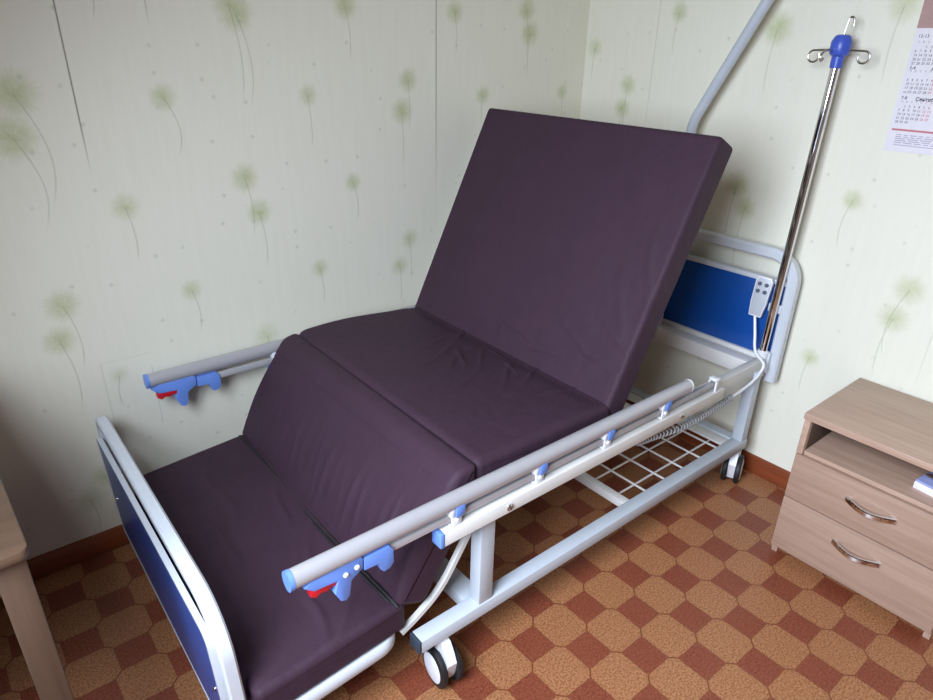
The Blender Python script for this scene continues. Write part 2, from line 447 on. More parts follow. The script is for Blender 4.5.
# base rails, posts, cross bars
for sgn in (0, 1):
    Y = (lambda y: y) if sgn == 0 else mir
    b = MB().box(-3.62, 10.15, Y(.0), Y(.4), 1.42, 1.80, .04)
    r = b.build('base_rail', M['grey_paint'], bed)
    MB().box(-3.68, -3.6, Y(.005), Y(.395), 1.425, 1.795, .02).build('end_cap', M['dark_cap'], r, label='slate end cap')
    for x0, x1, top in ((-1.93, -1.5, 4.42), (9.76, 10.13, 4.42)):
        MB().box(x0, x1, Y(.03), Y(.4), 1.79, top, .035).build('post', M['grey_paint'], bed)
    # long side rail of the lying surface, carried by the posts
    MB().box(-1.93, 10.50, Y(.12), Y(.42), 4.05, 4.74, .05).build('side_beam', M['cream_paint'], bed)
MB().box(-2.1, -1.55, .4, mir(.4), 1.44, 1.78, .03).build('cross_bar', M['grey_paint'], bed)
MB().box(9.72, 10.12, .4, mir(.4), 1.44, 1.78, .03).build('cross_bar', M['grey_paint'], bed)
MB().box(9.95, 10.5, .42, mir(.42), 4.1, 4.6, .03).build('cross_bar', M['cream_paint'], bed)
MB().box(-2.0, -1.6, .42, mir(.42), 4.1, 4.5, .03).build('cross_bar', M['cream_paint'], bed)

# wire shelf between the base rails
g = MB()
for y in np.arange(.95, 8.6, .93): g.tube([(4.2, y, 1.56), (9.75, y, 1.56)], .035, 8)
for x in np.arange(5.15, 9.3, .98): g.tube([(x, .38, 1.60), (x, mir(.38), 1.60)], .035, 8)
sh = g.build('wire_shelf', M['cream_paint'], bed)
MB().box(4.02, 4.3, .38, mir(.38), 1.46, 1.72, .03).build('shelf_channel', M['cream_paint'], sh)
MB().box(9.22, 9.72, .4, mir(.4), 1.66, 1.72, .01).build('shelf_plate', M['cream_paint'], sh)

# castors
def caster(x, y, deg):
    a = math.radians(deg); ax = Vector((math.cos(a), math.sin(a), 0)); fw = Vector((-ax.y, ax.x, 0))
    c = Vector((x, y, .53)) + fw * .06
    b = MB()
    up = Vector((0, 0, 1))
    b.lathe([(.17, -.3), (.17, .1), (.14, .12), (.12, .18)], (x, y, 1.24), (0, 0, 1), 16)
    # housing between the two wheels: a rounded fork with a nose
    poly = [(-.40, .15), (-.30, .52), (-.14, .78), (.14, .78), (.32, .56), (.44, .34), (.36, -.05), (.27, -.27), (0, -.40), (-.22, -.32), (-.34, -.12)]
    A = [b.bm.verts.new(c + fw * p + up * q - ax * .12) for p, q in poly]; B = [b.bm.verts.new(c + fw * p + up * q + ax * .12) for p, q in poly]
    b.bm.faces.new(A); b.bm.faces.new(B[::-1]); n = len(poly)
    for i in range(n): b.bm.faces.new((A[i], B[i], B[(i + 1) % n], A[(i + 1) % n]))
    h = b.build('caster', M['white_plastic'], bed)
    for sgn in (-1, 1):
        wc = c + ax * sgn * .12
        MB().lathe([(.34, .0), (.47, .0), (.52, .04), (.53, .09), (.515, .15), (.45, .18), (.34, .17)], wc, ax * sgn, 32).build('tire', M['black'], h)
        MB().lathe([(.38, .09), (.38, .185), (.33, .205), (.12, .21), (0, .21)], wc, ax * sgn, 28).build('wheel_disc', M['white_plastic'], h)
    MB().obox(c - fw * .50 + up * .12, (fw, ax, up), (.34, .26, .12), .04).build('brake_pedal', M['white_plastic'], h)
    return h
caster(-2.91, .2, 174); caster(10.08, .28, 112); caster(-2.91, mir(.2), 150); caster(9.95, mir(.2), 190)

# head board: bent tube, blue panel in a pale frame
HX = 10.72; R = .55
def u_path(x, ya, yb, z0, z1, r, lean=0.0, r2=None):
    r2 = r2 or r
    p = [(x, ya, z0)]
    p += arc((ya + r, z1 - r), r, 180, 90, 10, 'yz', x)
    p += arc((yb - r2, z1 - r2), r2, 90, 0, 10, 'yz', x)
    p += [(x, yb, z0)]
    return [(q[0] - lean * (q[2] - z0), q[1], q[2]) for q in p]
sq = [(.17, .12), (.12, .17), (-.12, .17), (-.17, .12), (-.17, -.12), (-.12, -.17), (.12, -.17), (.17, -.12)]
hb = MB().tube(u_path(HX, -.02, mir(-.02), 3.9, 8.12, .85), .17, prof=sq).build('headboard_frame', M['white_paint'], bed)
MB().box(HX - .07, HX + .05, .15, mir(.15), 4.72, 7.2, .02).build('headboard_panel', M['panel_blue'], hb, label='blue laminate panel')
f = MB().box(HX - .13, HX + .12, .14, mir(.14), 7.17, 7.33, .03)
f.build('top_strip', M['white_paint'], hb)
MB().box(HX - .18, HX + .12, .14, mir(.14), 4.25, 4.72, .03).build('lower_bar', M['cream_paint'], hb)
MB().box(HX - .2, HX - .07, .08, .52, 6.28, 6.56, .03).build('pole_bracket', M['white_paint'], hb)
for y in (.18, mir(.18)):
    hk = MB()
    hk.box(HX - .32, HX - .12, y - .14, y + .14, 4.2, 4.95, .05)
    hk.tube([(HX - .34, y, 4.66), (HX - .10, y, 4.66)], .07, 10)
    hk.tube([(HX - .34, y, 4.36), (HX - .10, y, 4.36)], .07, 10)
    hk.build('hook_plate', M['white_paint'], hb)

# lifting of the back, calf and foot supports
bd = Vector((3.0, 0, 6.45)).normalized(); bn = Vector((bd.z, 0, -bd.x))
b0 = Vector((2.55, 0, 5.6)) + bn * .93
fr = MB()
for y in (.75, mir(.75)): fr.beam(b0 + Vector((0, y, 0)) - bd * .3, b0 + Vector((0, y, 0)) + bd * 6.6, .3, .22)
for t in (.3, 1.7, 3.1, 4.5, 5.9): fr.beam(b0 + bd * t + Vector((0, .75, 0)), b0 + bd * t + Vector((0, mir(.75), 0)), .3, .12, bn)
fr.beam(b0 + bd * 2.2 + Vector((0, BY, 0)), Vector((4.6, BY, 4.3)), .22, .22)
fr.box(4.4, 4.75, .42, mir(.42), 4.15, 4.45, .03)
fr.build('backrest_frame', M['cream_paint'], bed)
ff = MB()
for y in (.42, mir(.42)):
    ff.tube(smooth_path([(-1.7, y, 4.25), (-2.02, y, 3.75), (-2.4, y, 3.16), (-2.7, y, 2.73), (-3.02, y, 2.42), (-3.3, y, 2.24), (-3.55, y, 2.1), (-3.9, y, 1.94)], 8), .1, prof=[(.07, .06), (-.07, .06), (-.07, -.06), (.07, -.06)], up=(0, 1, 0))
ff.box(-1.6, 2.5, .5, mir(.5), 4.6, 4.8, .03)
ff.build('seat_frame', M['cream_paint'], bed)
# foot loop tube
yl, yr = .34, mir(.34); zf = lambda x: 1.93 + (x + 4.0) * .07
lp = [(-7.45, yl), (-4.5, yl)] + [(q[0], q[1]) for q in arc((-4.5, yl + .45), .45, -90, 0, 8, 'xy')] + [(q[0], q[1]) for q in arc((-4.5, yr - .45), .45, 0, 90, 8, 'xy')] + [(-7.45, yr)]
ft = MB().tube([(x, y, zf(x)) for x, y in lp], .1, prof=[(.16, .09), (.1, .13), (-.1, .13), (-.16, .09), (-.16, -.09), (-.1, -.13), (.1, -.13), (.16, -.09)])
for x in (-5.2, -6.4): ft.beam((x, yl, zf(x)), (x, yr, zf(x)), .3, .12)
ft.build('foot_frame', M['white_paint'], bed)

# foot board: bent tube with the blue panel on its outer face
FX = -7.50
ln = .035
fb = MB().tube(u_path(FX + .05, .56, 9.22, .95, 4.70, 1.05, ln, .4), .14, prof=[(.14, .08), (.1, .12), (-.1, .12), (-.14, .08), (-.14, -.08), (-.1, -.12), (.1, -.12), (.14, -.08)]).build('footboard_frame', M['white_paint'], bed)
def panel_outline(y0, y1, z0, z1, r):
    p = [(y0, z0)] + [(a[1], a[2]) for a in arc((y0 + r, z1 - r), r, 180, 90, 8)] + [(a[1], a[2]) for a in arc((y1 - r, z1 - r), r, 90, 0, 8)] + [(y1, z0)]
    return p
xo = FX - .14
def lean_build(mb, *a, **k):
    for v in mb.bm.verts: v.co.x -= ln * (v.co.z - .95)
    return mb.build(*a, **k)
po = panel_outline(.74, 9.08, 1.0, 4.22, .30)
lean_build(MB().prism(po, xo - .05, xo + .05, 0, 'yz'), 'footboard_panel', M['panel_blue_foot'], fb, label='blue laminate panel')
rim = [(xo, y, z) for y, z in po]
lean_build(MB().tube(rim, .1, closed=True, prof=[(.045, .06), (-.045, .06), (-.045, -.06), (.045, -.06)], up=(0, 0, 1)), 'panel_edging', M['white_paint'], fb)
for y in (1.0, 8.3): MB().lathe([(.07, 0), (.07, .03), (0, .05)], (xo - .05 - ln * 1.7, y, 2.6), (-1, 0, 0), 12).build('panel_screw', M['chrome'], fb)

# folding guard rails
def guard_rail(flip):
    Y = (lambda y: mir(y)) if flip else (lambda y: y)
    x0, x1 = (-3.17, 7.35) if not flip else (-2.75, 7.35)
    m = MB()
    m.box(x0, x1, Y(-.22), Y(.10), 4.42, 4.78, .035)
    p = m.build('guard_rail', M['cream_paint'], bed)
    MB().box(x0 - .09, x0 + .03, Y(-.225), Y(.105), 4.415, 4.785, .03).build('bar_cap', M['blue_clip'], p, label='blue end cap')
    oval = [(math.cos(t) * .2, math.sin(t) * .175) for t in np.linspace(0, 2 * math.pi, 24, endpoint=False)]
    hx = -6.42 if not flip else -6.26
    MB().tube([(hx, Y(-.05), 5.37), (5.5, Y(-.05), 5.37)], .2, prof=oval).build('handrail', M['alu'], p)
    c = MB()
    c.tube([(hx - .08, Y(-.05), 5.37), (hx + .01, Y(-.05), 5.37)], .2, prof=[(a * 1.04, b * 1.04) for a, b in oval])
    c.build('handrail_cap', M['blue_clip'], p, label='blue end cap')
    MB().tube([(5.49, Y(-.05), 5.37), (5.55, Y(-.05), 5.37)], .2, prof=[(a * 1.02, b * 1.02) for a, b in oval]).build('handrail_cap', M['white_plastic'], p)
    # flat lower bar
    MB().box(-4.5, 6.9, Y(-.11), Y(.03), 4.90, 5.06, .02).build('lower_bar', M['alu'], p)
    # lock: pistol shaped body, clamp, red trigger
    main = [(-6.24, 5.12), (-6.0, 5.24), (-5.1, 5.24), (-5.04, 5.16), (-5.05, 4.93), (-5.30, 4.78), (-5.36, 4.44), (-5.44, 4.36), (-5.55, 4.40), (-5.66, 4.64), (-5.58, 4.92), (-6.06, 4.96)]
    MB().prism(main, Y(-.17), Y(.08), .02).build('lock_body', M['blue_clip'], p)
    clamp = [(-5.02, 5.14), (-4.46, 5.14), (-4.37, 5.04), (-4.37, 4.70), (-4.46, 4.60), (-4.60, 4.58), (-4.67, 4.67), (-4.72, 4.84), (-5.02, 4.86)]
    MB().prism(clamp, Y(-.18), Y(.09), .02).build('lock_clamp', M['blue_clip'], p)
    red = [(-6.12, 4.98), (-5.57, 4.96), (-5.57, 4.79), (-5.70, 4.82), (-5.80, 4.77), (-5.92, 4.80), (-6.02, 4.74), (-6.12, 4.82)]
    MB().prism(red, Y(-.13), Y(.05), .02).build('lock_trigger', M['red'], p, label='red trigger')
    for q in ((-5.18, 5.03), (-5.42, 4.98)): MB().lathe([(.055, 0), (.055, .02), (.03, .035), (0, .035)], (q[0], Y(-.17), q[1]), (0, -1 if not flip else 1, 0), 14).build('rivet', M['white_plastic'], p)
    # clips
    for x in ((-2.79, -.36, 2.03, 4.42) if not flip else (-2.55, -.36, 2.03, 4.42)):
        w_ = MB()
        w_.box(x - .13, x + .13, Y(-.16), Y(-.115), 4.74, 5.12, .015)
        w_.box(x - .13, x + .13, Y(.035), Y(.08), 4.74, 5.12, .015)
        w_.box(x - .13, x + .13, Y(-.16), Y(.08), 4.74, 4.80, .01)
        w_.lathe([(.05, 0), (.05, .03), (0, .045)], (x, Y(-.16), 4.93), (0, -1 if not flip else 1, 0), 12)
        w_.build('clip_bracket', M['white_plastic'], p)
        k_ = MB().box(x - .20, x - .06, Y(-.20), Y(.12), 5.06, 5.32, .05)
        k_.build('clip_cap', M['white_plastic'], p)
        MB().box(x - .07, x + .19, Y(-.225), Y(.13), 5.02, 5.32, .04).build('clip_jaw', M['blue_clip'], p, label='blue jaw')
    for x in (-1.35, 5.2): MB().lathe([(.09, 0), (.09, .03), (.05, .05), (.05, .02), (0, .02)], (x, Y(-.22), 4.6), (0, -1 if not flip else 1, 0), 14).build('bolt', M['chrome'], p)
    # rear stop: a small white hook around the lower bar
    hk_ = MB()
    for y in (-.15, .07): hk_.box(6.86, 6.98, Y(y - .025), Y(y + .025), 4.75, 5.16, .015)
    hk_.box(6.86, 7.06, Y(-.18), Y(.10), 5.10, 5.18, .02)
    hk_.build('rail_stop', M['white_plastic'], p)
guard_rail(False); guard_rail(True)

# ------------------------------------------------------------------ mattress
def rloop(corners, step=.06):
    """rounded closed polygon: corners = (x, z, radius)"""
    n = len(corners); out = []
    for i in range(n):
        p = np.array(corners[i][:2]); r = corners[i][2]
        a = np.array(corners[i - 1][:2]) - p; b = np.array(corners[(i + 1) % n][:2]) - p
        la, lb = np.linalg.norm(a), np.linalg.norm(b); a /= la; b /= lb
        half = math.acos(max(-1, min(1, a @ b))) / 2; t = min(r / math.tan(half), .48 * la, .48 * lb)
        p0, p1 = p + a * t, p + b * t; m = max(3, int(t * 2 / step))
        for k in range(m + 1):
            s_ = k / m; out.append((1 - s_) ** 2 * p0 + 2 * s_ * (1 - s_) * p + s_ ** 2 * p1)
    # resample evenly
    P = np.array(out + [out[0]]); d = np.r_[0, np.cumsum(np.linalg.norm(np.diff(P, axis=0), axis=1))]
    N = int(d[-1] / step); t = np.linspace(0, d[-1], N, endpoint=False)
    return np.c_[np.interp(t, d, P[:, 0]), np.interp(t, d, P[:, 1])]

def cushion(name, corners, y0, y1, r, parent, disp=None, mat=None, step=.06):
    L = rloop(corners, step); N = len(L)
    T = np.roll(L, -1, 0) - np.roll(L, 1, 0); T /= np.linalg.norm(T, axis=1)[:, None]
    nrm = np.c_[T[:, 1], -T[:, 0]]
    area = .5 * np.sum(L[:, 0] * np.roll(L[:, 1], -1) - np.roll(L[:, 0], -1) * L[:, 1])
    if area < 0: nrm = -nrm
    ys = [y0 + r * (1 - math.cos(math.pi / 2 * k / 7)) for k in range(7)]
    ys = ys + list(np.linspace(y0 + r, y1 - r, int((y1 - y0 - 2 * r) / step))) + [y0 + y1 - y for y in ys[::-1]]
    bm = bmesh.new(); rows = []
    for y in ys:
        e = min(y - y0, y1 - y); ins = 0.0
        if e < r: ins = r - math.sqrt(max(0, r * r - (r - e) ** 2))
        off = -ins * np.ones(N)
        if disp is not None: off = off + disp(L[:, 0], y, L[:, 1], nrm) * (1.0 if e >= r * .9 else e / (r * .9))
        Q = L + nrm * off[:, None]
        rows.append([bm.verts.new((q[0], y, q[1])) for q in Q])
    for A, B in zip(rows, rows[1:]):
        for j in range(N): bm.faces.new((A[j], A[(j + 1) % N], B[(j + 1) % N], B[j]))
    bm.faces.new(rows[0]); bm.faces.new(rows[-1][::-1])
    mb = MB.__new__(MB); mb.bm = bm
    return mb.build(name, mat or M['fabric'], parent, smooth=60)

rng = np.random.RandomState(7)
def ridges(items):
    """folds: each (px, pz, py, angle in the (s,y) plane, length, width, height) where s is arc length measured by x or z"""
    def f(s, y):
        o = np.zeros_like(s)
        for (s0, yy, an, ln_, wd, h) in items:
            ca, sa = math.cos(an), math.sin(an)
            a = (s - s0) * ca + (y - yy) * sa; b = -(s - s0) * sa + (y - yy) * ca
            b = b - .12 * np.sin(a * 2.2)
            o += h * np.exp(-(a / ln_) ** 2 - (b / wd) ** 2)
        return o
    return f

Y0, Y1 = .30, 9.0
mat_ = thing('mattress', 'plum nylon sectioned mattress bent into a chair shape on the hospital bed', 'mattress', (-2, BY, 2.5))
# back section
BB = np.array((2.50, 5.62)); dB = np.array((3.10, 6.36)); dB /= np.linalg.norm(dB); nB = np.array((dB[1], -dB[0])); LB = 7.14; TB = .78
cor = [tuple(BB - dB * .12) + (.14,), tuple(BB + nB * TB - dB * .34) + (.2,), tuple(BB + nB * TB + dB * LB) + (.15,), tuple(BB + dB * LB) + (.12,)]
rb = ridges([(.55, 2.9, 1.5, .6, .05, .05), (.8, 4.2, 1.2, .8, .05, .045), (1.3, 2.2, .9, .7, .06, .04), (.9, 1.0, 1.2, .5, .06, .035), (.75, 2.4, 1.4, .7, .05, .03), (1.1, 3.6, 1.15, .6, .07, .025), (2.4, 1.1, .3, 1.2, .12, .02), (1.6, .8, .9, .8, .07, .03), (.6, 6.0, 1.45, .9, .06, .02), (3.5, .7, .2, 1.1, .1, .02), (.5, 4.7, .1, .35, .05, .03)])
def d_back(x, y, z, n):
    s = (x - BB[0]) * dB[0] + (z - BB[1]) * dB[1]; t = (x - BB[0]) * nB[0] + (z - BB[1]) * nB[1]
    front = np.clip(1 - t / .12, 0, 1)
    o = rb(s, y) * front
    sl = .95 - .10 * np.clip(y - .3, 0, 3)                            # seam near the lower corner
    if y < 3.2: o -= .03 * np.exp(-((s - sl) / .04) ** 2) * min(1, (3.2 - y))
    o += .05 * front * np.sin(np.clip(s / LB, 0, 1) * math.pi) * np.sin((y - Y0) / (Y1 - Y0) * math.pi)
    return o
cushion('back_section', cor, Y0, Y1, .12, mat_, d_back)
# seat section
rs = ridges([(1.9, 2.6, .3, .9, .05, .06), (1.4, 3.0, .55, .8, .05, .055), (2.2, 4.4, 1.3, .5, .045, .06), (1.5, 4.2, .6, .7, .05, .05), (1.0, 5.2, .3, .9, .07, .04), (2.0, 1.6, -.4, .6, .05, .05),
             (2.2, 6.0, .4, .7, .05, .05), (.4, 3.4, .2, .8, .08, .03), (1.1, 4.6, .9, .5, .04, .05), (1.7, 5.0, -.2, .5, .04, .05), (.6, 4.4, .5, .4, .04, .04), (1.9, 3.4, 1.0, .35, .04, .05), (1.2, 5.9, .1, .6, .05, .04)])
def d_seat(x, y, z, n):
    top = np.clip(n[:, 1], 0, 1)
    o = rs(x, y) * top + .22 * top * (y - Y0) / (Y1 - Y0) * np.exp(-((x + .6) / 2.2) ** 2)
    o -= .05 * top * np.exp(-((x - 2.35) / .25) ** 2)
    return o
cushion('seat_section', [(2.62, 5.66, .28), (-1.93, 5.73, .28), (-1.93, 4.87, .28), (2.86, 4.87, .28)], Y0, Y1 - .03, .22, mat_, d_seat)
# calf section: carries the knee bend
cal = [(-1.86, 5.76, .18), (-2.40, 5.66, .40), (-4.08, 2.88, .16), (-3.30, 2.52, .22), (-1.86, 4.9, .3)]
rc = ridges([(3.9, y, .12 * math.sin(i * 2.3) - .1, .9 + .3 * math.sin(i), .05 + .02 * (i % 3), .062 * (.6 + .4 * math.sin(i * 1.7))) for i, y in enumerate(np.arange(.9, 8.4, .42))])
def d_calf(x, y, z, n):
    fr_ = np.clip(-n[:, 0] * 1.2, 0, 1)
    o = rc(z, y) * fr_ * np.clip((5.2 - z), 0, 1) * (1.15 - .7 * (y - Y0) / (Y1 - Y0))
    o += .08 * np.clip(n[:, 1], 0, 1) * (y - Y0) / (Y1 - Y0) * (z > 5.2)
    o += .16 * fr_ * np.sin(np.clip((z - 2.9) / 2.7, 0, 1) * math.pi)
    o -= .03 * np.exp(-((x + 1.95) / .05) ** 2) * (z > 5.4)
    o -= .035 * 1.6 * np.exp(-((z - 5.26) / .03) ** 2) * np.clip(fr_ * 2, 0, 1)
    return o
cushion('calf_section', cal, Y0 - .03, Y1, .17, mat_, d_calf)
# foot section
rf = ridges([(-5.4, 1.6, 1.3, 1.2, .10, .07), (-4.9, 2.4, 1.15, 1.0, .10, .05), (-6.2, 4.4, 1.4, 1.4, .12, .05), (-5.6, 6.5, 1.5, 1.5, .10, .04), (-4.6, 4.8, 1.2, .8, .08, .04), (-5.0, .8, .5, .5, .10, .07)])
def d_foot(x, y, z, n):
    top = np.clip(n[:, 1], 0, 1); o = rf(x, y) * top
    o += .12 * top * np.sin((y - Y0) / (Y1 - Y0) * math.pi)
    o -= .05 * np.exp(-((z - 2.36 - .1 * math.sin(y * 3)) / .06) ** 2) * (np.abs(n[:, 1]) < .5)
    return o
cushion('foot_section', [(-7.26, 2.68, .2), (-7.26, 1.86, .2), (-3.78, 2.10, .2), (-3.80, 2.94, .2)], Y0 - .02, Y1, .18, mat_, d_foot)
zp = MB().tube(smooth_path([(-4.12, Y1 - .15, 2.92), (-4.13, 6.5, 2.98), (-4.14, 4.0, 3.0), (-4.12, 1.8, 2.99), (-4.08, .7, 2.98), (-4.02, .3, 2.86)], 8), .04, 8)
zp.tube(smooth_path([(-4.22, 4.6, 3.0), (-4.25, 3.0, 3.03), (-4.21, 1.4, 3.01), (-4.15, .7, 2.96), (-4.07, .32, 2.8)], 8), .028, 8)
zp.build('zip_cord', M['black'], mat_, label='black cord along the fold')

# ------------------------------------------------------------------ drip stand pole on the bed
p0, p1 = Vector((10.363, .29, 4.75)), Vector((10.42, .13, 13.86))
iv = thing('drip_pole', 'chrome drip stand pole with blue hub and four hooks beside the blue headboard', 'drip stand', tuple(p0))
MB().tube([p0, p0.lerp(p1, .3), p1], .125, 18).build('pole', M['chrome'], iv)
MB().lathe([(.19, 0), (.19, .22), (.14, .26)], p0 + Vector((0, 0, .0)), (0, 0, 1), 16).build('socket_collar', M['white_plastic'], iv)
ax = (p1 - p0).normalized()
MB().lathe([(.13, -.34), (.155, -.32), (.16, -.05), (.23, .0), (.26, .10), (.26, .32), (.19, .46), (.12, .49), (0, .49)], p1, ax, 20).build('hub', M['hub_blue'], iv)
def hook(path): MB().tube(path, .028, 8).build('hook', M['steel'], iv)
for sy in (1, -1):
    c0 = p1 + Vector((-.02, 0, .12))
    pts = [tuple(c0 + Vector((0, sy * .2, 0))), tuple(c0 + Vector((0, sy * .62, -.02)))]
    cc = c0 + Vector((0, sy * .66, -.17))
    pts += [tuple(cc + Vector((0, sy * math.sin(t) * .15, math.cos(t) * .15))) for t in np.linspace(0, 5.2, 22)]
    hook(pts)
c0 = p1 + Vector((-.05, .08, .1))
hook(smooth_path([tuple(c0 + Vector((-.15, .0, 0))), tuple(c0 + Vector((-.5, .06, -.02))), tuple(c0 + Vector((-.64, .07, -.14))), tuple(c0 + Vector((-.6, .07, -.26))), tuple(c0 + Vector((-.5, .06, -.2)))], 6))
c0 = p1 + ax * .45
hook(smooth_path([tuple(c0), tuple(c0 + Vector((.0, -.02, .22))), tuple(c0 + Vector((.02, -.05, .42))), tuple(c0 + Vector((.02, -.13, .46))), tuple(c0 + Vector((.02, -.18, .38))), tuple(c0 + Vector((.02, -.19, .24)))], 6))

# ------------------------------------------------------------------ lifting pole behind the back rest
LX_ = 10.32
tp = [(LX_, 4.40, 4.62), (LX_, 4.26, 8), (LX_, 4.21, 11.3)]
tp += smooth_path([(LX_, 4.20, 11.56), (LX_, 4.13, 11.84), (LX_, 4.0, 12.12), (LX_, 3.84, 12.44)], 6)
tp += [(LX_, 2.40, 15.22), (LX_, 1.22, 17.5), (LX_, .82, 18.2)]
lf = thing('lifting_pole', 'pale grey bent lifting pole rising behind the raised mattress back', 'lifting pole', (LX_, 4.4, 4.62))
MB().tube(tp, .16, 16).build('pole', M['grey_paint'], lf)
MB().lathe([(.2, 0), (.2, .7), (.17, .75)], (LX_, 4.4, 4.61), (0, -.04, 1), 16).build('socket_collar', M['white_plastic'], lf)

# ------------------------------------------------------------------ hand control with coiled cable
rc_ = thing('hand_control', 'grey bed hand control with four buttons hung on the blue headboard', 'remote control', (10.38, .8, 6.05))
ctr = Vector((10.38, .76, 6.72)); up = Vector((.06, -.045, 1)).normalized(); nx = Vector((-1, -.15, .06)); nx = (nx - up * nx.dot(up)).normalized(); sd = up.cross(nx)
def rpoly(pts, dep, bev):
    b = MB(); A = [b.bm.verts.new(ctr + sd * a + up * c - nx * dep) for a, c in pts]; B = [b.bm.verts.new(ctr + sd * a + up * c + nx * dep) for a, c in pts]
    fs = [b.bm.faces.new(A), b.bm.faces.new(B[::-1])]
    for i in range(len(pts)): fs.append(b.bm.faces.new((A[i], B[i], B[(i + 1) % len(pts)], A[(i + 1) % len(pts)])))
    bmesh.ops.recalc_face_normals(b.bm, faces=fs)
    bmesh.ops.bevel(b.bm, geom=b.bm.edges[:], offset=bev, segments=2, profile=.5, affect='EDGES'); return b
MBo = [(-.20, -.66), (.20, -.66), (.25, -.2), (.27, .55), (.2, .68), (-.2, .68), (-.27, .55), (-.25, -.2)]
body = rpoly(MBo, .09, .03).build('housing', M['white_plastic'], rc_)
sm_ = [(a * .86, c * .93) for a, c in MBo]
rpoly(sm_, .1, .012).build('face_plate', M['remote_grey'], rc_)
for a in (-.11, .11):
    for c in (.44, .20):
        MB().lathe([(.065, 0), (.065, .03), (.045, .045), (0, .045)], ctr + sd * a + up * c + nx * .1, nx, 14).build('button', M['button'], rc_)
MB().tube(smooth_path([tuple(ctr + up * -.66), (10.24, .62, 5.55), (10.08, .40, 5.0), (9.98, .0, 4.72), (9.8, -.02, 4.42), (9.4, .0, 4.2), (8.75, .0, 4.09), (8.3, .0, 4.05)], 10), .045, 8).build('cable', M['white_plastic'], rc_)
cp = np.array(smooth_path([(8.3, .0, 4.05), (7.5, .0, 3.98), (6.6, .0, 3.93), (5.6, 0, 3.95), (4.4, .01, 4.12), (3.5, .01, 4.24)], 60))
tt = np.arange(len(cp)); per = 8.5; coil = []
for i, p in enumerate(cp):
    for k in range(2):
        q = p if k == 0 or i + 1 >= len(cp) else (p + cp[i + 1]) / 2
        a = 2 * math.pi * (i + k * .5) / per; coil.append((q[0], q[1] + .085 * math.cos(a), q[2] + .085 * math.sin(a)))
MB().tube(coil, .022, 6).build('coiled_cable', M['cable_grey'], rc_)

# ------------------------------------------------------------------ bedside cabinet
cx0, cx1, cy0, cy1, ch = 7.60, 11.06, -6.84, -2.5, 4.92
cab = thing('bedside_cabinet', 'pale oak bedside cabinet with open shelf and two drawers against the wall', 'cabinet', ((cx0 + cx1) / 2, (cy0 + cy1) / 2, 0))
MB().box(cx0 - .03, cx1 + .02, cy0 - .03, cy1 + .03, ch - .2, ch, .025).build('top_board', M['oak_y'], cab)
MB().box(cx0 + .17, cx1, cy1 - .17, cy1, 0, ch - .2, .015).build('side_panel', M['oak_x'], cab)
MB().box(cx0 + .17, cx1, cy0, cy0 + .17, 0, ch - .2, .015).build('side_panel', M['oak_x'], cab)
MB().box(cx0 + .02, cx1, cy1 - .17, cy1, 3.62, ch - .2, .015).build('side_panel', M['oak_x'], cab)
MB().box(cx0 + .02, cx1, cy0, cy0 + .17, 3.62, ch - .2, .015).build('side_panel', M['oak_x'], cab)
MB().box(cx1 - .06, cx1, cy0 + .17, cy1 - .17, .2, ch - .2).build('back_panel', M['oak_y'], cab)
MB().box(cx0 + .14, cx1 - .06, cy0 + .17, cy1 - .17, 3.55, 3.72, .015).build('shelf_board', M['oak_y'], cab)
MB().box(cx0 + .2, cx1 - .06, cy0 + .17, cy1 - .17, .25, .40, .015).build('bottom_board', M['oak_y'], cab)
for z0, z1, hz in ((2.16, 3.60, 2.98), (.32, 2.12, 1.52)):
    dr = MB().box(cx0, cx0 + .17, cy0 + .01, cy1 - .01, z0, z1, .02)
    dr.box(cx0 + .17, cx1 - .4, cy0 + .3, cy1 - .3, z0 + .2, z0 + .35)
    d_ = dr.build('drawer', M['oak_shaded'], cab)
    hp = [(cx0 - .03 - .26 * math.sin(t * math.pi), -4.10 - 1.17 * t, hz + .0) for t in np.linspace(0, 1, 20)]
    h_ = MB().tube(hp, .06, prof=[(.075, .03), (.05, .055), (-.05, .055), (-.075, .03), (-.075, -.03), (-.05, -.055), (.05, -.055), (.075, -.03)])
    for yy in (-4.12, -5.25): h_.box(cx0 - .07, cx0 + .01, yy - .07, yy + .07, hz - .07, hz + .07, .02)
    h_.build('handle', M['chrome'], d_, label='chrome bow handle')

# papers and pen on the open shelf
pz = 3.725
def sheet(a, c, w_, l_, ang, z0, z1, b=None):
    b = b or MB(); ca, sa = math.cos(ang), math.sin(ang)
    return b.obox((a, c, (z0 + z1) / 2), ((ca, sa, 0), (-sa, ca, 0), (0, 0, 1)), (w_, l_, z1 - z0), .01)
nb = sheet(8.66, -5.97, .95, 1.35, math.radians(-8), pz, pz + .2).build('paper_pad', M['paper'], label='small white and lilac paper pad on the open shelf of the oak cabinet', category='notepad')
base_origin(nb, (8.66, -5.97, pz))
nc = sheet(8.66, -5.97, .93, 1.33, math.radians(-8), pz + .2, pz + .26).build('cover', M['blue_paper'], nb, label='lilac blue cover')
pn = thing('ballpoint_pen', 'black and silver pen lying on the paper pad in the open shelf', 'pen', (8.5, -5.9, pz + .26))
q0, q1 = Vector((8.60, -5.36, pz + .33)), Vector((8.22, -6.50, pz + .33)); pd = (q1 - q0).normalized()
MB().lathe([(.03, 0), (.055, .05), (.055, .25)], q0, pd, 12).build('pen_tip', M['chrome'], pn)
MB().lathe([(.06, .25), (.065, .3), (.065, 1.2), (.05, 1.3), (0, 1.3)], q0, pd, 12).build('pen_barrel', M['black'], pn)

